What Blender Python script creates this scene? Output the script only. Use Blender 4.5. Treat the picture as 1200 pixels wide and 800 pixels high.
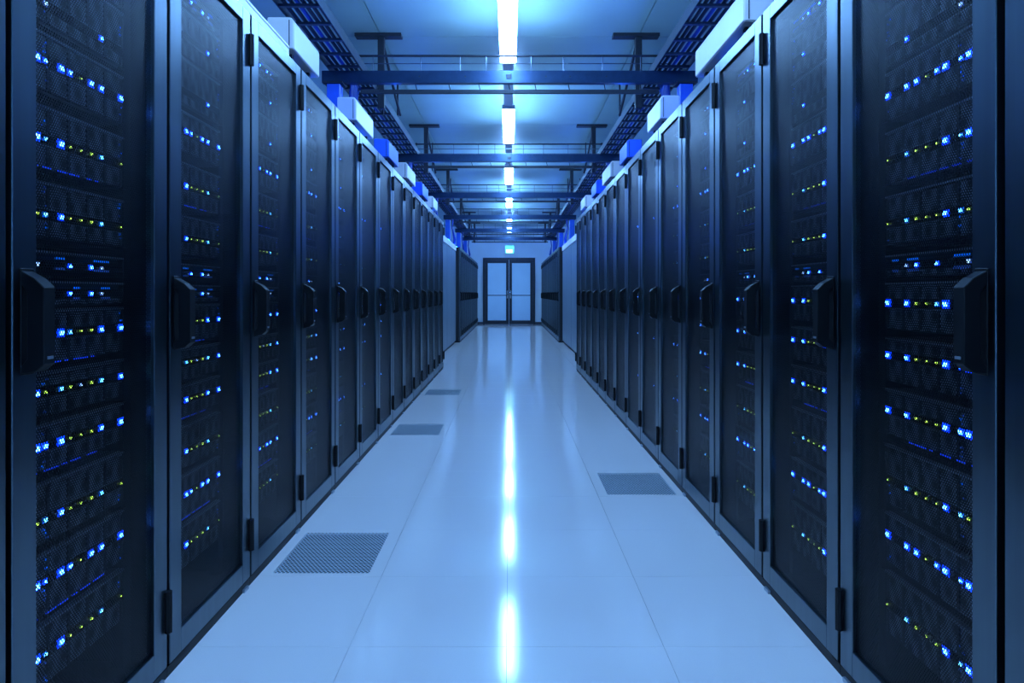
import bpy, bmesh, math, random
from mathutils import Vector
random.seed(7)
for o in list(bpy.data.objects):
    bpy.data.objects.remove(o)
scene = bpy.context.scene
C = scene.collection

# ------------------------------------------------------------------ camera, world, exposure
F = 784.0                      # focal length in pixels of the 1200 px wide frame
HC = 1.10                      # camera height
cam_d = bpy.data.cameras.new('camera')
cam = bpy.data.objects.new('camera', cam_d)
C.objects.link(cam)
cam_d.sensor_width = 36.0
cam_d.lens = F / 1200 * 36.0
cam_d.shift_x = 2.5 / 1200
cam_d.shift_y = -56.0 / 1200
cam_d.clip_start = 0.05
cam_d.clip_end = 100
cam.location = (0, 0, HC)
cam.rotation_euler = (math.radians(90), 0, 0)
scene.camera = cam

world = bpy.data.worlds.new('world')
scene.world = world
world.use_nodes = True
world.node_tree.nodes['Background'].inputs[0].default_value = (0.01, 0.03, 0.09, 1)
world.node_tree.nodes['Background'].inputs[1].default_value = 0.3
vs = scene.view_settings
vs.view_transform = 'Standard'
vs.look = 'None'
vs.gamma = 1.0
vs.use_curve_mapping = False
vs.exposure = 0.0

LAMP_COL = (0.205, 0.475, 1.0)
LAMP_STR = 72.0
BLUE_GLOW = (0.01, 0.10, 1.0)

# ------------------------------------------------------------------ materials
MATS = {}


def new_mat(name):
    m = bpy.data.materials.new(name)
    m.use_nodes = True
    MATS[name] = m
    return m, m.node_tree, m.node_tree.nodes['Principled BSDF']


def pbr(name, col, rough=0.5, metal=0.0, noise=0.06, nscale=14.0, spec=0.5, bump=0.0, stretch=(1, 1, 1)):
    m, nt, b = new_mat(name)
    N, L = nt.nodes, nt.links
    tc = N.new('ShaderNodeTexCoord')
    mp = N.new('ShaderNodeMapping')
    mp.inputs['Scale'].default_value = stretch
    nz = N.new('ShaderNodeTexNoise')
    nz.inputs['Scale'].default_value = nscale
    nz.inputs['Detail'].default_value = 4
    L.new(tc.outputs['Object'], mp.inputs[0])
    L.new(mp.outputs[0], nz.inputs['Vector'])
    cr = N.new('ShaderNodeValToRGB')
    lo = tuple(max(0, c * (1 - noise)) for c in col) + (1,)
    hi = tuple(min(1, c * (1 + noise)) for c in col) + (1,)
    cr.color_ramp.elements[0].color = lo
    cr.color_ramp.elements[0].position = 0.3
    cr.color_ramp.elements[1].color = hi
    cr.color_ramp.elements[1].position = 0.7
    L.new(nz.outputs['Fac'], cr.inputs[0])
    L.new(cr.outputs[0], b.inputs['Base Color'])
    b.inputs['Roughness'].default_value = rough
    b.inputs['Metallic'].default_value = metal
    b.inputs['Specular IOR Level'].default_value = spec
    if bump:
        bp = N.new('ShaderNodeBump')
        bp.inputs['Strength'].default_value = bump
        bp.inputs['Distance'].default_value = 0.002
        L.new(nz.outputs['Fac'], bp.inputs['Height'])
        L.new(bp.outputs[0], b.inputs['Normal'])
    return m


def emit(name, col, strength, sample=False):
    m, nt, b = new_mat(name)
    b.inputs['Base Color'].default_value = tuple(min(1, c) for c in col) + (1,)
    b.inputs['Roughness'].default_value = 0.3
    b.inputs['Emission Color'].default_value = col + (1,)
    b.inputs['Emission Strength'].default_value = strength
    if not sample:
        m.cycles.emission_sampling = 'NONE'
    return m


def hole_nodes(nt, ax_u, ax_v, pu, pv, r):
    """1 inside round staggered holes (pitch pu along u, pv between rows along v)."""
    N, L = nt.nodes, nt.links
    tc = N.new('ShaderNodeTexCoord')
    sp = N.new('ShaderNodeSeparateXYZ')
    L.new(tc.outputs['Object'], sp.inputs[0])

    def mth(op, a, b=None):
        n = N.new('ShaderNodeMath')
        n.operation = op
        for i, q in enumerate((a, b)):
            if q is None:
                continue
            if isinstance(q, (int, float)):
                n.inputs[i].default_value = q
            else:
                L.new(q, n.inputs[i])
        return n.outputs[0]
    u = mth('DIVIDE', sp.outputs[ax_u], pu)
    v = mth('DIVIDE', sp.outputs[ax_v], 2 * pv)
    ds = []
    for off in (0.0, 0.5):
        fu = mth('SUBTRACT', mth('FRACT', mth('ADD', u, off + 50)), 0.5)
        fv = mth('SUBTRACT', mth('FRACT', mth('ADD', v, off + 50)), 0.5)
        du = mth('MULTIPLY', fu, pu)
        dv = mth('MULTIPLY', fv, 2 * pv)
        ds.append(mth('ADD', mth('MULTIPLY', du, du), mth('MULTIPLY', dv, dv)))
    d = mth('MINIMUM', ds[0], ds[1])
    return mth('LESS_THAN', d, r * r)


def perforated(name, col, rough, metal, ax_u, ax_v, pu, pv, r, spec=0.5):
    m, nt, b = new_mat(name)
    N, L = nt.nodes, nt.links
    b.inputs['Base Color'].default_value = col + (1,)
    b.inputs['Roughness'].default_value = rough
    b.inputs['Metallic'].default_value = metal
    b.inputs['Specular IOR Level'].default_value = spec
    h = hole_nodes(nt, ax_u, ax_v, pu, pv, r)
    tr = N.new('ShaderNodeBsdfTransparent')
    mx = N.new('ShaderNodeMixShader')
    L.new(h, mx.inputs[0])
    L.new(b.outputs[0], mx.inputs[1])
    L.new(tr.outputs[0], mx.inputs[2])
    L.new(mx.outputs[0], N['Material Output'].inputs['Surface'])
    return m


M_frame = pbr('rack_frame_steel', (0.12, 0.155, 0.18), 0.30, 1.0, 0.08, 30, 0.5, stretch=(1, 1, 0.05))
M_body = pbr('rack_body_black', (0.02, 0.022, 0.026), 0.5, 0.2, 0.1, 10)
M_black = pbr('black_plastic', (0.005, 0.0055, 0.007), 0.45, 0.0, 0.1, 40, 0.2)
M_mesh = perforated('door_mesh', (0.022, 0.025, 0.030), 0.36, 0.85, 1, 2, 0.0078, 0.0058, 0.0029)
M_rail = pbr('rack_rail', (0.03, 0.034, 0.045), 0.4, 0.5, 0.08, 30)
M_chassis = pbr('server_chassis', (0.045, 0.05, 0.06), 0.4, 0.4, 0.1, 30)
M_lip = pbr('server_lip', (0.36, 0.40, 0.46), 0.35, 0.7, 0.08, 30)
M_bar = pbr('light_bar_black', (0.012, 0.014, 0.02), 0.2, 0.0, 0.1, 30)
# honeycomb drive caddies
m, nt, b = new_mat('drive_caddy')
h = hole_nodes(nt, 1, 2, 0.0072, 0.0055, 0.0027)
mixc = nt.nodes.new('ShaderNodeMix')
mixc.data_type = 'RGBA'
mixc.inputs[6].default_value = (0.34, 0.38, 0.44, 1)
mixc.inputs[7].default_value = (0.004, 0.005, 0.007, 1)
nt.links.new(h, mixc.inputs[0])
nt.links.new(mixc.outputs[2], b.inputs['Base Color'])
b.inputs['Roughness'].default_value = 0.4
b.inputs['Metallic'].default_value = 0.3
M_caddy = m

LED = {}
for key, core, cs, lens, ls in (  # lens is a dim glow plate painting the halo around each core
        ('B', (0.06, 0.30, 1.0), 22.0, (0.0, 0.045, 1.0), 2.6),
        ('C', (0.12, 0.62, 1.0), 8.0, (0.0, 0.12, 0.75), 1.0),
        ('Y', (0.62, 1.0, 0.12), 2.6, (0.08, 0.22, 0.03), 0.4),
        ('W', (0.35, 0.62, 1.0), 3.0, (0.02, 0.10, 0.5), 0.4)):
    LED[key] = (emit('led_core_' + key, core, cs), emit('led_halo_dim_' + key, lens, ls))  # second material paints the halo; small indicator lights share it
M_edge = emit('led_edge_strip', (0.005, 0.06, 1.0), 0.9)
M_lamp = emit('lamp_diffuser', LAMP_COL, LAMP_STR, True)
M_blueglow = emit('added_blue_glow', BLUE_GLOW, 90.0, True)  # unseen source added for the blue glow above the cabinets
M_exit = emit('exit_sign_glow', (0.10, 0.95, 0.80), 1.6, True)
M_exit2 = emit('exit_sign_panel', (0.75, 1.0, 0.85), 1.8, True)
M_white = pbr('white_paint', (0.82, 0.83, 0.85), 0.6, 0, 0.03, 3)
M_ceil = pbr('ceiling_paint', (0.42, 0.57, 0.53), 0.35, 0, 0.05, 2)
M_wall = pbr('wall_paint', (0.78, 0.88, 0.95), 0.6, 0, 0.03, 2)
M_box = pbr('white_box_plastic', (0.95, 0.88, 0.88), 0.4, 0, 0.03, 5)
M_bluebox = pbr('blue_box_paint', (0.03, 0.14, 0.72), 0.4, 0, 0.06, 8)
M_column = pbr('blue_column_paint', (0.03, 0.14, 0.70), 0.35, 0, 0.06, 8)
M_beam = pbr('blue_painted_beam', (0.022, 0.050, 0.11), 0.28, 0.5, 0.12, 20)
M_dark = pbr('dark_bracket', (0.03, 0.035, 0.045), 0.5, 0.3, 0.1, 20)
M_tray = pbr('tray_steel', (0.09, 0.11, 0.15), 0.35, 0.7, 0.12, 20)
M_cable = pbr('blue_cable', (0.015, 0.07, 0.38), 0.45, 0, 0.1, 30)
M_cable2 = pbr('black_cable', (0.02, 0.025, 0.04), 0.5, 0, 0.1, 30)
M_channel = pbr('lamp_channel', (0.70, 0.74, 0.78), 0.35, 0.2, 0.04, 10)
M_cool = pbr('cooling_panel', (0.17, 0.21, 0.25), 0.35, 0.1, 0.05, 4)
M_doorf = pbr('door_frame_dark', (0.03, 0.035, 0.05), 0.4, 0.2, 0.06, 10)
M_chrome = pbr('steel_handle', (0.75, 0.77, 0.8), 0.2, 1.0, 0.03, 20)
M_sub = pbr('subfloor_concrete', (0.012, 0.013, 0.015), 0.9, 0, 0.2, 8)
M_base = pbr('baseboard_dark', (0.06, 0.07, 0.09), 0.5, 0, 0.1, 10)

# floor tiles: polished pale laminate
m, nt, b = new_mat('floor_laminate')
tc = nt.nodes.new('ShaderNodeTexCoord')
nz = nt.nodes.new('ShaderNodeTexNoise')
nz.inputs['Scale'].default_value = 260
nz.inputs['Detail'].default_value = 2
nt.links.new(tc.outputs['Object'], nz.inputs['Vector'])
cr = nt.nodes.new('ShaderNodeValToRGB')
cr.color_ramp.elements[0].color = (0.82, 0.69, 0.64, 1)
cr.color_ramp.elements[1].color = (0.88, 0.75, 0.70, 1)
nt.links.new(nz.outputs['Fac'], cr.inputs[0])
nt.links.new(cr.outputs[0], b.inputs['Base Color'])
b.inputs['Roughness'].default_value = 0.10
b.inputs['Specular IOR Level'].default_value = 0.6
M_floor = m
M_perf = perforated('perforated_laminate', (0.70, 0.74, 0.78), 0.2, 0.0, 0, 1, 0.0165, 0.0120, 0.0062)

m, nt, b = new_mat('door_glass')
b.inputs['Base Color'].default_value = (0.85, 0.93, 1.0, 1)
b.inputs['Roughness'].default_value = 0.02
b.inputs['IOR'].default_value = 1.1
b.inputs['Transmission Weight'].default_value = 1.0
M_glass = m


# ------------------------------------------------------------------ mesh helpers
class MB:
    def __init__(self):
        self.v, self.f, self.m = [], [], []

    def box(self, x0, x1, y0, y1, z0, z1, mi=0):
        x0, x1 = min(x0, x1), max(x0, x1)
        y0, y1 = min(y0, y1), max(y0, y1)
        z0, z1 = min(z0, z1), max(z0, z1)
        n = len(self.v)
        self.v += [(x0, y0, z0), (x1, y0, z0), (x1, y1, z0), (x0, y1, z0),
                   (x0, y0, z1), (x1, y0, z1), (x1, y1, z1), (x0, y1, z1)]
        for q in ((0, 3, 2, 1), (4, 5, 6, 7), (0, 1, 5, 4), (1, 2, 6, 5), (2, 3, 7, 6), (3, 0, 4, 7)):
            self.f.append(tuple(n + i for i in q))
            self.m.append(mi)
        return self

    def prism(self, pts, y0, y1, mi=0):
        """pts: (x, z) outline, extruded along y."""
        n = len(self.v)
        k = len(pts)
        self.v += [(p[0], y0, p[1]) for p in pts] + [(p[0], y1, p[1]) for p in pts]
        self.f.append(tuple(n + i for i in range(k)))
        self.f.append(tuple(n + k + i for i in reversed(range(k))))
        self.m += [mi, mi]
        for i in range(k):
            j = (i + 1) % k
            self.f.append((n + j, n + i, n + k + i, n + k + j))
            self.m.append(mi)
        return self

    def tube(self, path, r, seg=8, mi=0):
        path = [Vector(p) for p in path]
        n0 = len(self.v)
        for i, p in enumerate(path):
            a = path[max(0, i - 1)]
            c = path[min(len(path) - 1, i + 1)]
            t = (c - a).normalized()
            up = Vector((0, 0, 1)) if abs(t.z) < 0.9 else Vector((1, 0, 0))
            u = t.cross(up).normalized()
            w = t.cross(u).normalized()
            for k in range(seg):
                an = 2 * math.pi * k / seg
                self.v.append(tuple(p + u * (r * math.cos(an)) + w * (r * math.sin(an))))
        for i in range(len(path) - 1):
            for k in range(seg):
                j = (k + 1) % seg
                a = n0 + i * seg
                self.f.append((a + k, a + j, a + seg + j, a + seg + k))
                self.m.append(mi)
        self.f.append(tuple(n0 + k for k in reversed(range(seg))))
        e = n0 + (len(path) - 1) * seg
        self.f.append(tuple(e + k for k in range(seg)))
        self.m += [mi, mi]
        return self

    def mesh(self, name, mats, bevel=0.0, smooth=False):
        me = bpy.data.meshes.new(name)
        me.from_pydata(self.v, [], self.f)
        if not isinstance(mats, (list, tuple)):
            mats = [mats]
        for q in mats:
            me.materials.append(q)
        for p, i in zip(me.polygons, self.m):
            p.material_index = i
        bm = bmesh.new()
        bm.from_mesh(me)
        if bevel:
            bmesh.ops.bevel(bm, geom=list(bm.edges), offset=bevel, segments=1, affect='EDGES', clamp_overlap=True)
        bmesh.ops.recalc_face_normals(bm, faces=bm.faces)
        if smooth:
            for fc in bm.faces:
                fc.smooth = True
        bm.to_mesh(me)
        bm.free()
        return me


def link(name, me, parent=None, loc=(0, 0, 0), label=None):
    o = bpy.data.objects.new(name, me)
    C.objects.link(o)
    o.location = loc
    if parent is not None:
        o.parent = parent
    if label:
        o['label'] = label
    return o


def tag(o, label, cat, group=None):
    o['label'] = label
    o['category'] = cat
    if group:
        o['group'] = group
    return o


def thing(name, label, cat, loc=(0, 0, 0), group=None):
    return tag(link(name, None, None, loc), label, cat, group)


def struct(o):
    o['kind'] = 'structure'
    return o


ORD = ['first', 'second', 'third', 'fourth', 'fifth', 'sixth', 'seventh', 'eighth', 'ninth', 'tenth',
       'eleventh', 'twelfth', 'thirteenth', 'fourteenth', 'fifteenth', 'sixteenth']

# ------------------------------------------------------------------ the room
Z_END = 23.95
Z_BACK = -2.5
CEIL = HC + 2.40
WL, WR = 0.978, 0.950            # distance of the rack fronts from the aisle axis
XW = 2.7

floor = struct(link('floor', MB().box(-XW, XW, Z_BACK, Z_END, -0.40, -0.36).mesh('subfloor', M_sub)))
TW, TD = 0.49, 0.515
X0 = -0.99
for a, c, nm in ((-XW, X0 - 0.001, 'floor_slab'), (X0 + 4 * TW + 0.001, XW, 'floor_slab')):
    link(nm, MB().box(a, c, Z_BACK, Z_END, -0.04, 0.0).mesh('floor_slab', M_floor), floor)
tile_me = MB().box(-TW / 2 + 0.0004, TW / 2 - 0.0004, -TD / 2 + 0.0004, TD / 2 - 0.0004, -0.04, 0).mesh('floor_tile', M_floor, 0.0003)
hx, hy = 0.19, 0.222
pm = MB()
pm.box(-TW / 2 + 0.0008, -hx, -TD / 2 + 0.0008, TD / 2 - 0.0008, -0.04, 0)
pm.box(hx, TW / 2 - 0.0008, -TD / 2 + 0.0008, TD / 2 - 0.0008, -0.04, 0)
pm.box(-hx, hx, -TD / 2 + 0.0008, -hy, -0.04, 0)
pm.box(-hx, hx, hy, TD / 2 - 0.0008, -0.04, 0)
perf_frame_me = pm.mesh('perforated_tile', M_floor)
perf_plate_me = MB().box(-hx, hx, -hy, hy, -0.0014, -0.0006).mesh('perforated_plate', M_perf)
liner_me = MB().box(-hx, hx, -hy, hy, -0.016, -0.010).mesh('shade_liner', M_black)  # black sheet added to stand in for the shade under the holes
perf = {(0, 2.6): 'nearest', (3, 3.63): 'x', (0, 5.175): 'x', (0, 7.235): 'x'}
y = 2.6 - 9 * TD
while y < Z_END - 0.01:
    for i in range(4):
        cx = X0 + TW * (i + 0.5)
        isp = any(i == k[0] and abs(y - k[1]) < 0.05 for k in perf)
        d = min(TD, Z_END - y)
        if isp:
            o = link('perforated_tile', perf_frame_me, floor, (cx, y + TD / 2, 0), 'perforated ventilation floor tile')
            link('perforated_plate', perf_plate_me, o)
            link('shade_liner', liner_me, o)
        else:
            o = link('floor_tile', tile_me, floor, (cx, y + d / 2, 0))
            if d < TD:
                o.scale.y = d / TD
    y += TD

ceiling = struct(link('ceiling', MB().box(-XW, XW, Z_BACK, Z_END, CEIL + 0.03, CEIL + 0.08).mesh('ceiling', M_ceil)))
# ceiling panels between the joints
PZ = 3.25
panel_me = {}
y0p = 6.25 - 3 * PZ
xs = [-XW, -1.2, 0.0, 1.2, XW]
k = 0
while y0p < Z_END:
    ya, yb = max(y0p, Z_BACK), min(y0p + PZ, Z_END)
    for i in range(4):
        link('ceiling_panel', MB().box(xs[i] + 0.004, xs[i + 1] - 0.004, ya + 0.006, yb - 0.006, CEIL, CEIL + 0.028).mesh('ceiling_panel', M_ceil), ceiling)
    y0p += PZ
struct(link('wall_left', MB().box(-XW - 0.1, -XW, Z_BACK, Z_END, 0, CEIL + 0.1).mesh('wall_left', M_wall)))
struct(link('wall_right', MB().box(XW, XW + 0.1, Z_BACK, Z_END, 0, CEIL + 0.1).mesh('wall_right', M_wall)))
struct(link('wall_back', MB().box(-XW - 0.1, XW + 0.1, Z_BACK - 0.1, Z_BACK, 0, CEIL + 0.1).mesh('wall_back', M_wall)))
DX0, DX1 = (566 - 597.5) / F * Z_END, (627 - 597.5) / F * Z_END
DTOP = HC + (344 - 302) / F * Z_END
wm = MB()
wm.box(-XW - 0.1, DX0, Z_END, Z_END + 0.12, 0, CEIL + 0.1)
wm.box(DX1, XW + 0.1, Z_END, Z_END + 0.12, 0, CEIL + 0.1)
wm.box(DX0, DX1, Z_END, Z_END + 0.12, DTOP, CEIL + 0.1)
struct(link('wall_end', wm.mesh('wall_end', M_wall)))
struct(link('baseboard_left', MB().box(-XW, DX0, Z_END - 0.015, Z_END - 0.001, 0.001, 0.09).mesh('baseboard', M_base)))
struct(link('baseboard_right', MB().box(DX1, XW, Z_END - 0.015, Z_END - 0.001, 0.001, 0.09).mesh('baseboard', M_base)))

# glazed double door in the end wall
door = struct(link('door_1', None, None, ((DX0 + DX1) / 2, Z_END, 0)))
w2 = (DX1 - DX0) / 2
fr = MB()
fr.box(-w2, -w2 + 0.07, -0.05, 0.10, 0, DTOP).box(w2 - 0.07, w2, -0.05, 0.10, 0, DTOP).box(-w2 + 0.07, w2 - 0.07, -0.05, 0.10, DTOP - 0.07, DTOP)
link('door_frame', fr.mesh('door_frame', M_doorf), door)
for s in (-1, 1):
    xa, xb = (-w2 + 0.072, -0.006) if s < 0 else (0.006, w2 - 0.072)
    lf = MB()
    st = 0.10
    lf.box(xa, xa + st, -0.03, 0.03, 0.006, DTOP - 0.074).box(xb - st, xb, -0.03, 0.03, 0.006, DTOP - 0.074)
    lf.box(xa + st, xb - st, -0.03, 0.03, 0.006, 0.14).box(xa + st, xb - st, -0.03, 0.03, DTOP - 0.19, DTOP - 0.074)
    leaf = link('door_leaf', lf.mesh('door_leaf', M_doorf), door)
    link('glass_pane', MB().box(xa + st, xb - st, -0.004, 0.004, 0.14, DTOP - 0.19).mesh('glass_pane', M_glass), leaf)
    link('push_rail', MB().box(xa + st, xb - st, 0.006, 0.026, HC - 0.075, HC - 0.045).mesh('push_rail', M_beam), leaf)
    hxp = -0.055 if s < 0 else 0.055
    hb = MB()
    hb.tube([(hxp, -0.09, 0.93), (hxp, -0.09, 1.22)], 0.022)
    hb.tube([(hxp, -0.09, 0.97), (hxp, -0.03, 0.97)], 0.01).tube([(hxp, -0.09, 1.18), (hxp, -0.03, 1.18)], 0.01)
    link('pull_handle', hb.mesh('pull_handle', M_chrome, smooth=True), leaf, label='steel pull handle')

# lobby seen through the glass
LZ = Z_END + 4.0
struct(link('floor_lobby', MB().box(-2.2, 2.2, Z_END + 0.121, LZ, -0.05, 0).mesh('floor_lobby', pbr('lobby_floor', (0.35, 0.38, 0.42), 0.3))))
lw = MB()
lw.box(-2.2, 2.2, LZ, LZ + 0.1, 0, 3.0).box(-2.3, -2.2, Z_END + 0.121, LZ, 0, 3.0).box(2.2, 2.3, Z_END + 0.121, LZ, 0, 3.0)
struct(link('wall_lobby', lw.mesh('wall_lobby', M_wall)))
struct(link('ceiling_lobby', MB().box(-2.3, 2.3, Z_END + 0.121, LZ + 0.1, 3.0, 3.1).mesh('ceiling_lobby', M_wall)))
lob = thing('lobby_lamp', 'ceiling lamp in the lobby behind the glazed double doors', 'lamp', (0, Z_END + 1.5, 2.93))
link('housing', MB().box(-0.6, 0.6, -0.15, 0.15, 0.03, 0.07).mesh('lobby_housing', M_channel), lob)
link('diffuser', MB().box(-0.58, 0.58, -0.13, 0.13, 0.0, 0.029).mesh('lobby_diffuser', emit('lobby_glow', LAMP_COL, 52.0, True)), lob)

ex = thing('exit_sign', 'small glowing green exit sign above the double doors', 'sign', (-0.01, Z_END - 0.05, HC + (344 - 297) / F * Z_END))
link('housing', MB().box(-0.165, 0.165, -0.03, 0.05, -0.01, 0.29).mesh('exit_housing', M_white), ex)
link('lit_panel', MB().box(-0.15, 0.15, -0.04, -0.031, 0.005, 0.275).mesh('exit_panel', M_exit), ex)
link('lit_field', MB().box(-0.12, 0.10, -0.046, -0.041, 0.02, 0.14).mesh('exit_field', M_exit2), ex)

# ------------------------------------------------------------------ server racks
RT = HC + 1.055                  # rack / door top
DB = HC - 1.066                  # door bottom
GAP = 0.008
STILE = 0.068
DEPTH = 1.0
cache = {}


def rack_meshes(s, w):
    key = (s, round(w, 3))
    if key in cache:
        return cache[key]
    h2 = w / 2
    D = {}
    a, c = -h2 + 0.001, h2 - 0.001
    body = MB()
    body.box(s * 0.030, s * DEPTH, a, a + 0.02, 0.03, RT - 0.002).box(s * 0.030, s * DEPTH, c - 0.02, c, 0.03, RT - 0.002)
    body.box(s * 0.030, s * DEPTH, a + 0.02, c - 0.02, RT - 0.03, RT - 0.002)
    body.box(s * 0.030, s * DEPTH, a + 0.02, c - 0.02, 0.03, 0.06)
    body.box(s * (DEPTH - 0.02), s * DEPTH, a + 0.02, c - 0.02, 0.06, RT - 0.03)
    D['body'] = body.mesh('cabinet_body', M_body)
    D['plinth'] = MB().box(s * 0.004, s * DEPTH, a, c, 0.0, 0.029).mesh('plinth', M_black)
    D['foot'] = MB().box(-s * 0.004, s * 0.02, -0.02, 0.02, 0.0, 0.012).mesh('levelling_foot', M_lip)
    d0, d1 = -h2 + GAP, h2 - GAP
    mt, mb_ = RT - 0.052, DB + 0.072
    dm = MB()
    dm.box(0, s * 0.024, d0, d0 + STILE, DB, RT).box(0, s * 0.024, d1 - STILE, d1, DB, RT)
    dm.box(0, s * 0.024, d0 + STILE, d1 - STILE, mt, RT).box(0, s * 0.024, d0 + STILE, d1 - STILE, DB, mb_)
    D['door'] = dm.mesh('door', M_frame, 0.0018)
    pm = MB().box(s * 0.010, s * 0.0112, d0 + STILE - 0.002, d1 - STILE + 0.002, mb_ - 0.002, mt + 0.002)
    for xl in (0.0106,):          # walls of the punched holes, as an inner layer
        n0 = len(pm.v)
        pm.v += [(s * xl, yy, zz) for yy, zz in ((d0 + STILE, mb_), (d1 - STILE, mb_), (d1 - STILE, mt), (d0 + STILE, mt))]
        pm.f.append((n0, n0 + 1, n0 + 2, n0 + 3))
        pm.m.append(0)
    D['mesh'] = pm.mesh('mesh_panel', M_mesh)
    # handle: bow grip on the stile nearest the camera
    zt, zb, p = HC + 0.035, HC - 0.160, 0.048
    hy0 = d0 + 0.020
    hm = MB()
    hm.prism([(0, zt + 0.012), (-s * p * .62, zt - 0.004), (-s * p, zt - 0.022), (-s * p, zb + 0.018), (-s * p * .62, zb + 0.003), (0, zb),
              (0, zb + 0.012), (-s * (p - 0.034), zb + 0.030), (-s * (p - 0.034), zt - 0.034), (0, zt - 0.012)], hy0, hy0 + 0.034)
    hm.box(0, -s * 0.003, hy0 - 0.001, hy0 + 0.037, zb - 0.004, zt + 0.016)
    D['handle'] = hm.mesh('handle', M_black, 0.002)
    D['key'] = MB().box(-s * p, -s * (p + 0.002), hy0 + 0.010, hy0 + 0.026, zb + 0.028, zb + 0.034).mesh('handle_badge', M_lip)
    hg = MB()
    hg.tube([(-s * 0.006, 0, -0.058), (-s * 0.006, 0, 0.058)], 0.011, 8)
    hg.box(-s * 0.003, s * 0.02, -0.012, 0.012, -0.045, 0.045)
    D['hinge'] = hg.mesh('hinge', M_black)
    D['rail'] = MB().box(s * 0.095, s * 0.13, -0.018, 0.018, 0.062, RT - 0.032).mesh('mounting_rail', M_rail)
    D['d1'] = d1
    cache[key] = D
    return D


def make_rack(s, W, y0, w, label, group, rails=True):
    D = rack_meshes(s, w)
    r = thing('server_rack', label, 'server rack', (s * W, y0 + w / 2, 0), group)
    link('cabinet_body', D['body'], r)
    link('plinth', D['plinth'], r)
    d = link('door', D['door'], r)
    link('mesh_panel', D['mesh'], d)
    hd = link('handle', D['handle'], d, label='black bow-shaped door handle')
    link('handle_badge', D['key'], d)
    for z in (HC + 0.915, HC - 0.905):
        link('hinge', D['hinge'], d, (0, D['d1'] - 0.005, z))
    link('levelling_foot', D['foot'], r, (0, w / 2 - 0.05, 0))
    if rails:
        for sg in (-1, 1):
            link('mounting_rail', D['rail'], r, (0, sg * 0.262, 0))
    return r


RACKS = {-1: [], 1: []}
PL, PR = 0.610, 0.588
YL0, YR0 = 1.917, 1.932
left_edges = [(YL0 - 2 * PL, PL), (YL0 - PL, PL)] + [(YL0 + i * PL, PL) for i in range(13)]
right_edges = [(0.705, 0.588), (YR0 - 0.632, 0.632)] + [(YR0 + i * PR, PR) for i in range(13)]
for s, W, edges, side in ((-1, WL, left_edges, 'left'), (1, WR, right_edges, 'right')):
    for i, (y0, w) in enumerate(edges):
        if i == 0:
            lab = 'black server rack cut off by the %s edge of the picture' % side
        else:
            lab = 'black mesh-door server rack, %s full one from the camera in the %s row' % (ORD[i - 1], side)
        RACKS[s].append(make_rack(s, W, y0, w, lab, 'server racks in the %s row' % side))

# ------------------------------------------------------------------ servers with status lights
OFF = [-.117, -.09, -.036, -.004, .035, .077, .119, .205]
PAT = {
    'blue': [(0, 'B', 1), (1, 'B', .5), (2, 'B', 1), (3, 'B', .7), (4, 'Y', 0.22), (5, 'B', .9), (6, 'B', .9), (7, 'B', 1)],
    'bluemix': [(0, 'B', 1), (1, 'C', 0.45), (2, 'B', 1), (3, 'Y', 0.31), (4, 'Y', 0.25), (5, 'Y', 0.43), (6, 'C', 0.63), (7, 'Y', 0.25)],
    'yellow': [(0, 'Y', 0.37), (1, 'C', 0.63), (2, 'B', .8), (3, 'Y', 0.31), (4, 'Y', 0.31), (5, 'Y', 0.50), (6, 'C', 0.63), (7, 'Y', 0.31)],
    'mixed': [(0, 'Y', 0.31), (1, 'C', 0.63), (2, 'B', 1), (3, 'C', 0.63), (4, 'Y', 0.31), (5, 'Y', 0.50), (6, 'B', .9), (7, 'B', 1)],
    'cyan': [(0, 'B', .8), (1, 'Y', 0.37), (2, 'C', 0.63), (3, 'Y', 0.43), (4, 'W', .4), (5, 'Y', 0.50), (6, 'C', 0.72), (7, 'B', .8)],
    'twin': [(0, 'B', 1), (1, 'B', .8), (2, 'B', 1), (3, 'Y', 0.31), (4, 'Y', 0.31), (5, 'Y', 0.43), (6, 'B', .8), (7, 'B', 1)],
    'sparse': [(1, 'W', .7), (6, 'B', .6)],
    'thin': [(0, 'W', .7), (3, 'B', .5), (5, 'B', .6), (6, 'W', .5)],
}
DESC = {'blue': 'with a row of bright blue lights', 'bluemix': 'with blue and small yellow lights',
        'yellow': 'with mostly yellow-green lights', 'mixed': 'with mixed blue and yellow lights',
        'cyan': 'with cyan and yellow lights', 'twin': 'with blue lights at both ends',
        'sparse': 'with few lights', 'thin': 'of thin build with faint lights'}
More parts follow.
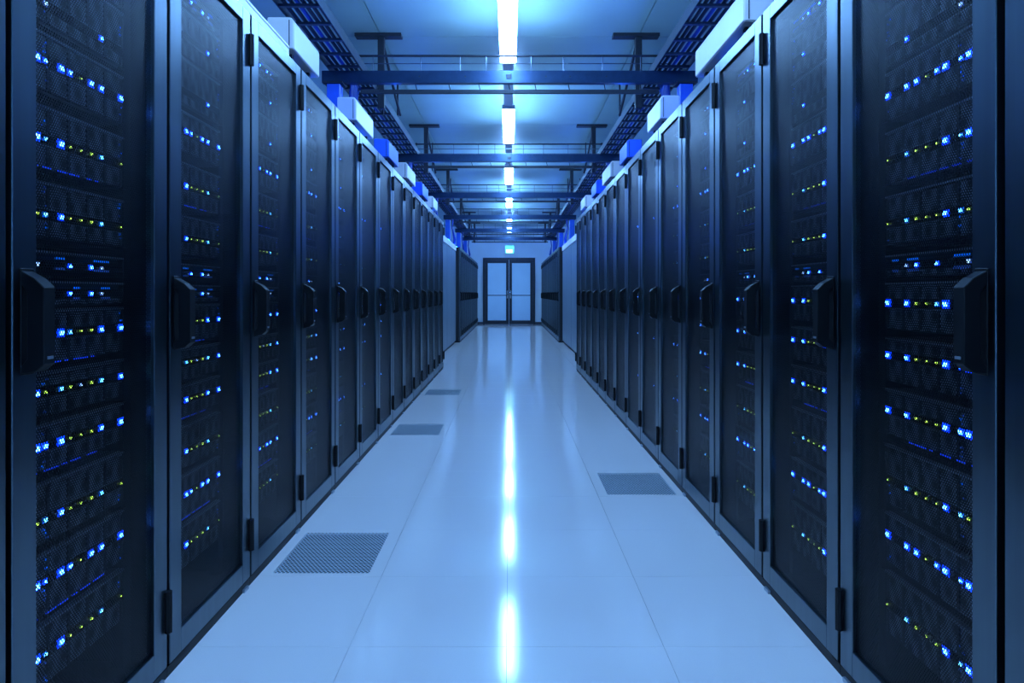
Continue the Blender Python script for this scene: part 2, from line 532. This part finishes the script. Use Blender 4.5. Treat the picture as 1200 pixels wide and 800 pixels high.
# (top, bottom, height of the light row, pattern, glowing lower edge) relative to the camera height
LAY_L = [(.995, .935, .965, 'thin', 0), (.925, .775, .84, 'sparse', 0), (.765, .615, .66, 'sparse', 0), (.592, .460, .530, 'blue', 0),
         (.428, .285, .352, 'bluemix', 1), (.255, .125, .180, 'yellow', 0), (.098, .042, .066, 'thin', 0), (.030, -.030, .0, 'thin', 0),
         (-.036, -.160, -.092, 'mixed', 1), (-.178, -.282, -.224, 'cyan', 0), (-.297, -.405, -.347, 'twin', 1),
         (-.430, -.570, -.515, 'yellow', 0), (-.590, -.730, -.655, 'blue', 1), (-.750, -.895, -.82, 'bluemix', 0)]
LAY_R = [(.995, .935, .965, 'thin', 0), (.925, .775, .84, 'sparse', 0), (.765, .615, .66, 'sparse', 0), (.600, .470, .537, 'blue', 0),
         (.440, .295, .362, 'bluemix', 1), (.265, .130, .190, 'yellow', 0), (.105, .042, .073, 'thin', 0),
         (.030, -.098, -.025, 'mixed', 0), (-.118, -.240, -.167, 'twin', 0), (-.258, -.385, -.316, 'twin', 1),
         (-.410, -.575, -.505, 'yellow', 0), (-.595, -.735, -.655, 'blue', 0), (-.755, -.925, -.845, 'bluemix', 0)]
LR = {'B': 2.1, 'C': 1.9, 'Y': 1.5, 'W': 1.6}     # size of the painted halo against the bright core
INSET = 0.080
scache = {}


def led_mesh(s, key, size):
    k = ('led', s, key, size)
    if k not in scache:
        mb = MB()
        a, c = 0.0048 * size + 0.0010, 0.0040 * size + 0.0008
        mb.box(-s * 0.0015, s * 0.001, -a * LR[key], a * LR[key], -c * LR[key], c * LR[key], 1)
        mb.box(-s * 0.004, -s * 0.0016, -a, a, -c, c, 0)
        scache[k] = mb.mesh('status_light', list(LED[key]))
    return scache[k]


def srv_meshes(s, h, lz, pat, edge, seed):
    k = ('srv', s, round(h, 3), round(lz, 3), pat, edge)
    if k in scache:
        return scache[k]
    D = {}
    D['chassis'] = MB().box(s * 0.014, s * 0.70, -0.218, 0.218, 0, h).mesh('chassis', M_chassis)
    D['ear'] = MB().box(0, s * 0.013, -0.011, 0.011, 0.002, h - 0.002).mesh('mounting_ear', M_rail, 0.001)
    D['lip'] = MB().box(-s * 0.002, s * 0.0135, -0.218, 0.218, h - 0.006, h).mesh('top_lip', M_lip)
    bh = 0.011
    D['bar'] = MB().box(s * 0.001, s * 0.0135, -0.218, 0.218, lz - bh, lz + bh).mesh('light_bar', M_bar)
    D['cads'] = []
    n = 6
    cw = 0.432 / n
    for z0, z1 in ((0.004, lz - bh - 0.002), (lz + bh + 0.002, h - 0.008)):
        if z1 - z0 < 0.012:
            continue
        cm = MB().box(s * 0.002, s * 0.0135, -cw / 2 + 0.0015, cw / 2 - 0.0015, z0, z1)
        cm.box(-s * 0.001, s * 0.0019, cw / 2 - 0.012, cw / 2 - 0.004, z0 + 0.003, z1 - 0.003, 1)
        me = cm.mesh('drive_caddy', [M_caddy, M_chassis])
        D['cads'].append((me, [(-0.216 + cw * (i + .5)) for i in range(n)]))
    rng = random.Random(seed)
    im = MB()
    for yc in (-.093, .20, -.19):
        for z0, z1 in ((0.006, lz - bh), (lz + bh, h - 0.010)):
            if rng.random() < (.85 if yc < -.05 else .55):
                z = z0 + .006
                while z < z1 - .004:
                    if rng.random() < .42:
                        jj = rng.uniform(-.008, .008)
                        im.box(-s * 0.003, 0, yc + jj - .0030, yc + jj + .0030, z, z + .0045, rng.choice((0, 0, 1)))
                    z += .0105
    if pat == 'thin':
        for i in range(7):
            yc = rng.uniform(-.2, .2)
            for j in range(rng.randint(2, 4)):
                im.box(-s * 0.003, 0, yc + j * .009, yc + j * .009 + .006, h * .25, h * .25 + .006, 0)
                im.box(-s * 0.003, 0, yc + j * .009, yc + j * .009 + .006, h * .68, h * .68 + .006, 1)
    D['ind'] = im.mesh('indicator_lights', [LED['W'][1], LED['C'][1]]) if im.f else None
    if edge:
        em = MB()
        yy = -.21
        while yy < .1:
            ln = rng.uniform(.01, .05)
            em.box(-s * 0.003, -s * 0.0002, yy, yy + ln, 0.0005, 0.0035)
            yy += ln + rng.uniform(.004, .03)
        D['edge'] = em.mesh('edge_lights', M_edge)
    # joined versions for racks further away
    fp = MB()
    for me, ys in D['cads']:
        bb = [v.co for v in me.vertices]
        z0, z1 = min(v.z for v in bb), max(v.z for v in bb)
        for yc in ys:
            fp.box(s * 0.002, s * 0.0135, yc - cw / 2 + 0.0015, yc + cw / 2 - 0.0015, z0, z1)
    fp.box(s * 0.001, s * 0.0135, -0.218, 0.218, lz - bh, lz + bh, 1)
    fp.box(-s * 0.002, s * 0.0135, -0.218, 0.218, h - 0.006, h, 2)
    D['front'] = fp.mesh('front_panel', [M_caddy, M_bar, M_lip])
    lm = MB()
    keys = ['B', 'C', 'Y', 'W']
    for i, kk, sz in PAT[pat]:
        a, c = 0.0048 * sz + 0.0010, 0.0040 * sz + 0.0008
        q = keys.index(kk)
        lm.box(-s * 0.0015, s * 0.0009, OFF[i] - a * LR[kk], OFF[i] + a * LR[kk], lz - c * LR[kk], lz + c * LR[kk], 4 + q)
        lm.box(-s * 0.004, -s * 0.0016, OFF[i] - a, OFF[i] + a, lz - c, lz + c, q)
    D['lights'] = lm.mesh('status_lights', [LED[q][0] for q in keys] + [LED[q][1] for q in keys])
    scache[k] = D
    return D


n_detail = 3
n_filled = 7
for s, W, edges, lay, side in ((-1, WL, left_edges, LAY_L, 'left'), (1, WR, right_edges, LAY_R, 'right')):
    for ri in range(1, n_filled + 1):
        y0, w = edges[ri]
        # the server columns sit centred between the mounting rails
        yc = y0 + w / 2
        for ui, (zt, zb, zl, pat, edge) in enumerate(lay):
            h = zt - zb
            D = srv_meshes(s, h, zl - zb, pat, edge, 31 * ui + 5 + s)
            lab = 'server %s, %s from top in the %s %s rack' % (DESC[pat], ORD[ui], ORD[ri - 1], side)
            t = thing('server', lab, 'server', (s * (W + INSET), yc, HC + zb), 'servers in the %s %s rack' % (ORD[ri - 1], side))
            link('chassis', D['chassis'], t)
            if ri <= n_detail:
                for sg in (-1, 1):
                    link('mounting_ear', D['ear'], t, (0, sg * 0.2305, 0))
                link('top_lip', D['lip'], t)
                link('light_bar', D['bar'], t)
                for me, ys in D['cads']:
                    for q in ys:
                        link('drive_caddy', me, t, (0, q, 0))
                for i, kk, sz in PAT[pat]:
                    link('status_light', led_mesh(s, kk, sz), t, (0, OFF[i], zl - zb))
                if D['ind']:
                    o = link('indicator_lights', D['ind'], t)
                    o['kind'] = 'stuff'
            else:
                link('front_panel', D['front'], t)
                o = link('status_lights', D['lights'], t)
                o['kind'] = 'stuff'
            if edge:
                o = link('edge_lights', D['edge'], t)
                o['kind'] = 'stuff'

# ------------------------------------------------------------------ far end of the aisle: cooling cabinets and second rack block
for s, Wc, side in ((-1, 1.20, 'left'), (1, 1.17, 'right')):
    for i, (ya, yb) in enumerate(((10.75, 12.78), (12.80, 14.85))):
        t = thing('cooling_cabinet', 'pale grey cooling cabinet past the %s racks, %s one' % (side, ('nearer', 'farther')[i]), 'cabinet',
                  (s * Wc, (ya + yb) / 2, 0), 'cooling cabinets')
        l2 = (yb - ya) / 2
        link('cabinet_body', MB().box(s * 0.02, s * 0.9, -l2, l2, 0.05, RT).mesh('cooler_body', M_cool, 0.004), t)
        link('plinth', MB().box(s * 0.03, s * 0.9, -l2, l2, 0, 0.05).mesh('cooler_plinth', M_black), t)
        for sg in (-1, 1):
            link('door', MB().box(0, s * 0.019, -l2 / 2 + 0.006, l2 / 2 - 0.006, 0.06, RT - 0.12).mesh('cooler_door', M_cool, 0.003), t, (0, sg * l2 / 2, 0))
        link('top_trim', MB().box(-s * 0.01, s * 0.019, -l2, l2, RT - 0.11, RT).mesh('cooler_trim', M_white, 0.003), t)
for s, Wf, side in ((-1, 1.125, 'left'), (1, 1.10, 'right')):
    for i in range(13):
        make_rack(s, Wf, 15.10 + i * 0.63, 0.63, 'dark server rack in the far %s block, %s from the pale cooling cabinets' % (side, ORD[i]),
                  'server racks in the far %s block' % side, rails=False)

# ------------------------------------------------------------------ overhead: lamps, cross beams, columns, trays
HB = HC + 1.75                   # underside of the cross beams
BZ = [5.58, 8.90, 12.25, 15.75, 19.05, 21.9]
HL = HC + 2.05
lamp_ends = [2.65 - 3.3, 2.65, 5.95, 9.2, 12.6, 15.9, 19.2, 22.5]
LLEN = 1.75
diff_me = MB().box(-0.07, 0.07, 0, LLEN, 0, 0.045).mesh('lamp_diffuser', M_lamp, 0.004)
hous_me = MB().box(-0.045, 0.045, -0.03, LLEN + 0.03, 0.046, 0.085).mesh('lamp_housing', M_channel, 0.003)
cap_me = MB().box(-0.072, 0.072, -0.028, -0.001, 0.0, 0.0455).mesh('lamp_end_cap', M_channel, 0.003)
susp_me = MB().tube([(0, 0, 0.085), (0, 0, CEIL - HL)], 0.006).mesh('lamp_rod', M_dark)
LN = ['lamp behind the camera', 'lamp above the camera'] + ['%s ceiling lamp strip from the camera in the middle row' % ORD[i] for i in range(6)]
for i, ye in enumerate(lamp_ends):
    t = thing('ceiling_lamp', 'glowing white ' + LN[i], 'lamp', (-0.015, ye - LLEN, HL), 'lamps over the aisle')
    link('diffuser', diff_me, t)
    link('housing', hous_me, t)
    link('end_cap', cap_me, t)
    link('end_cap', cap_me, t, (0, LLEN + 0.029, 0))
    for yy in (0.3, LLEN - 0.3):
        link('suspension_rod', susp_me, t, (0, yy, 0))
    if i < len(lamp_ends) - 1:
        gap = lamp_ends[i + 1] - LLEN - ye
        cn = MB().box(-0.05, 0.05, 0.031, gap - 0.031, 0.03, 0.08)
        tag(link('lamp_channel', cn.mesh('lamp_channel', M_channel, 0.003), None, (-0.015, ye, HL)),
            'pale metal channel between lamp strips, %s from the camera' % ORD[i], 'channel', 'lamp channels')

BX = 1.56
for i, yb in enumerate(BZ):
    t = thing('cross_beam', 'steel cross beam with rails over the aisle, %s from the camera' % ORD[i], 'beam', (0, yb, HB), 'cross beams')
    bm_ = MB()
    bm_.box(-BX, BX, -0.004, 0.004, 0.012, 0.088).box(-BX, BX, -0.030, 0.030, 0.0, 0.012).box(-BX, BX, -0.030, 0.030, 0.088, 0.1)
    bm_.box(-BX, BX, -0.0315, -0.024, 0.0121, 0.0879)
    link('beam', bm_.mesh('beam', M_beam), t)
    link('bolt_plate', MB().box(-0.03, 0.015, -0.038, -0.0316, 0.03, 0.07).mesh('bolt_plate', M_dark, 0.003), t)
    for xx in (-0.75, -0.37, 0.3, 0.5, 0.8):
        link('bolt', MB().tube([(xx, -0.0316, 0.05), (xx, -0.037, 0.05)], 0.007, 6).mesh('bolt', M_dark), t)
    link('top_rail', MB().tube([(-1.42, 0.05, 0.250), (1.42, 0.05, 0.250)], 0.010, 6).mesh('top_rail', M_dark), t)
    for zz in (0.185, 0.122):
        link('rail_wire', MB().tube([(-1.35, 0.05, zz), (1.35, 0.05, zz)], 0.004, 6).mesh('rail_wire', M_tray), t)
    for xx in (-1.15, -0.75, -0.42, -0.2, 0.18, 0.45, 0.78, 1.1):
        link('rail_post', MB().tube([(xx, 0.05, 0.101), (xx, 0.05, 0.25)], 0.004, 6).mesh('rail_post', M_tray), t)
    link('lower_bar', MB().box(-1.25, 1.25, 0.02, 0.045, -0.075, -0.042).mesh('lower_bar', M_dark, 0.002), t)
    for xx in (-1.1, -0.78, -0.5, -0.25, 0.0, 0.22, 0.5, 0.8, 1.1):
        link('hanger', MB().tube([(xx, 0.033, -0.042), (xx - 0.01, 0.02, 0.0)], 0.004, 6).mesh('hanger', M_dark), t)
    for s, side in ((-1, 'left'), (1, 'right')):
        base = RT if yb < 10 or yb > 15.1 else RT
        c = thing('support_column', 'blue support column on the %s cabinets under the %s cross beam' % (side, ORD[i]), 'column',
                  (s * 1.46, yb, base), 'support columns')
        link('post', MB().box(-0.055, 0.055, -0.05, 0.05, 0.012, HB - base - 0.012).mesh('column_post', M_column, 0.006), c)
        link('base_plate', MB().box(-0.1, 0.1, -0.09, 0.09, 0.0, 0.012).mesh('column_base', M_dark), c)
        link('top_plate', MB().box(-0.08, 0.08, -0.07, 0.07, HB - base - 0.012, HB - base).mesh('column_top', M_dark), c)
        p = thing('ceiling_post', 'dark ceiling hanger post on the %s behind the %s cross beam' % (side, ORD[i]), 'post',
                  (s * 1.19, yb + 0.62, HB + 0.101), 'ceiling hanger posts')
        hh = CEIL - (HB + 0.101)
        link('post', MB().box(-0.03, 0.03, -0.03, 0.03, -0.14, hh - 0.03).mesh('hanger_post', M_dark, 0.003), p)
        link('ceiling_plate', MB().box(-0.24, 0.19, -0.05, 0.05, hh - 0.03, hh).mesh('ceiling_plate', M_dark, 0.003), p)
        link('brace', MB().tube([(0, 0.02, hh - 0.04), (-s * 0.05, 0.75, 0.0)], 0.014, 6).mesh('brace', M_dark), p)
        link('brace', MB().tube([(-s * 0.0, 0.03, hh * .6), (s * 0.08, 0.5, -0.05)], 0.010, 6).mesh('brace', M_dark), p)

# longitudinal cable trays resting on the beams
TY0, TY1 = -2.2, 23.2
for s, xi, xo, side in ((-1, 1.22, 1.50, 'left'), (1, 1.195, 1.475, 'right')):
    t = thing('cable_tray', 'long dark cable tray hung above the %s racks' % side, 'cable tray', (0, 0, HB + 0.101), 'overhead cable trays')
    for x in (xi, xo):
        sr = MB()
        sr.box(s * x, s * (x + (0.004 if x == xi else -0.004)), TY0, TY1, 0, 0.075)
        sr.box(s * x, s * (x + (0.02 if x == xi else -0.02)), TY0, TY1, 0.0751, 0.079)
        link('side_rail', sr.mesh('side_rail', M_tray), t)
    rg = MB().box(s * (xi + 0.005), s * (xo - 0.005), -0.015, 0.015, 0.004, 0.020).mesh('rung', M_tray)
    yy = TY0 + 0.15
    while yy < TY1:
        link('rung', rg, t, (0, yy, 0))
        yy += 0.29
    rd = MB().tube([(s * (xi + .012), 0, 0.08), (s * (xi + .012), 0, CEIL - HB - 0.101)], 0.010, 6).mesh('hanger_rod', M_dark)
    for yb in [4.05 + 3.3 * q for q in range(-1, 6)]:
        link('hanger_rod', rd, t, (0, yb, 0))
        link('hanger_rod', rd, t, (s * (xo - xi - .024), yb, 0))
    # cables lying in the tray
    for ci in range(6):
        pts = []
        xx = xi + 0.03 + 0.042 * ci
        yy = TY0 + 0.1
        while yy < TY1 - 0.1:
            pts.append((s * (xx + random.uniform(-.004, .004)), yy, HB + 0.101 + 0.038))
            yy += 0.7
        o = link('tray_cable', MB().tube(pts, 0.0145, 6).mesh('tray_cable', M_cable if ci == 3 else M_cable2, smooth=True))
        tag(o, '%s cable in the %s overhead tray, %s from the aisle' % ('blue' if ci == 3 else 'black', side, ORD[ci]), 'cable', 'cables in the %s tray' % side)
    # bundles of blue cable dropping to the racks next to each column
    for i, yb in enumerate(BZ):
        t = thing('cable_drop', 'bundle of blue cables dropping to the %s cabinets by the %s beam' % (side, ORD[i]), 'cables',
                  (s * 1.36, yb + 0.28, RT), 'blue cable drops')
        hh = HB + 0.115 - RT
        for ci in range(7):
            a = (ci - 3) * 0.026
            j = random.uniform(-.03, .03)
            pts = [(0.01 * (ci % 3), a + j, 0.012), (s * -0.03 + j, a, hh * .3), (s * 0.02, a - j, hh * .65), (0, a * 1.5, hh - .07), (s * -0.02, a * 2, hh - 0.02)]
            link('cable', MB().tube(pts, 0.013, 6).mesh('drop_cable', M_cable, smooth=True), t)

# boxes on the rack tops
L_BOX = [(1.95, 2.42, 'w'), (3.19, 3.62, 'w'), (4.49, 5.05, 'w'), (5.70, 6.18, 'b'), (6.72, 7.30, 'w'), (7.90, 8.45, 'b'), (9.05, 9.55, 'w')]
R_BOX = [(2.05, 2.50, 'b'), (2.86, 3.61, 'w'), (4.45, 4.87, 'w'), (5.72, 6.10, 'b'), (6.65, 7.25, 'w'), (7.75, 8.20, 'b'), (8.95, 9.45, 'w')]
for s, boxes, xf, side in ((-1, L_BOX, 1.03, 'left'), (1, R_BOX, 1.00, 'right')):
    nw = {'w': 0, 'b': 0}
    for i, (ya, yb, col) in enumerate(boxes):
        mat = M_box if col == 'w' else M_bluebox
        lab = '%s box on top of the %s racks, %s of its colour from the camera' % ('white' if col == 'w' else 'blue', side, ORD[nw[col]])
        nw[col] += 1
        t = thing('junction_box', lab, 'box', (s * xf, (ya + yb) / 2, RT), 'boxes on the %s racks' % side)
        l2 = (yb - ya) / 2
        z0 = 0.11
        bd = MB().prism([(0, z0), (0, z0 + .135), (s * .015, z0 + .155), (s * .13, z0 + .155), (s * .13, z0)], -l2, l2)
        link('box_body', bd.mesh('box_body', mat, 0.006), t)
        link('lid_seam', MB().box(s * .02, s * .024, -l2 - .002, -l2, z0 + .01, z0 + .14).mesh('lid_seam', M_dark), t)
        for sg in (-1, 1):
            link('bracket', MB().box(s * 0.03, s * 0.11, sg * (l2 - .08) - .015, sg * (l2 - .08) + .015, 0, z0).mesh('bracket', M_dark), t)
    # low white trunking along the front of the first racks
for s, xf, ya, yb, side in ((-1, 0.983, 1.35, 2.98, 'left'),):
    t = thing('cable_trunking', 'narrow white trunking along the top edge of the nearest left racks', 'trunking', (s * xf, (ya + yb) / 2, RT))
    l2 = (yb - ya) / 2
    link('base', MB().box(0, s * .044, -l2, l2, 0, .035).mesh('trunking_base', M_box, 0.002), t)
    link('cover', MB().box(-s * .001, s * .045, -l2, l2, .0355, .05).mesh('trunking_cover', M_box, 0.003), t)

# blue tubes added on the rack tops to give the blue glow
tube_me = MB().tube([(0, -0.28, 0.055), (0, 0.28, 0.055)], 0.013, 8).mesh('blue_tube', M_blueglow, smooth=True)
hold_me = MB().box(-0.03, 0.03, -0.3, 0.3, 0, 0.03).box(-0.02, 0.02, -0.3, -0.281, 0.03, 0.075).box(-0.02, 0.02, 0.281, 0.3, 0.03, 0.075).mesh('tube_holder', M_dark)
for s, side in ((-1, 'left'), (1, 'right')):
    for i, yb in enumerate([3.9, 5.05, 7.5, 9.35, 11.6, 13.8, 16.0, 18.2, 20.4, 22.4]):
        t = thing('added_blue_tube', 'blue tube added for its glow on top of the %s racks, %s from the camera' % (side, ORD[i]), 'lamp',
                  (s * 1.27, yb, RT), 'added blue tubes')
        link('tube', tube_me, t)
        link('holder', hold_me, t)
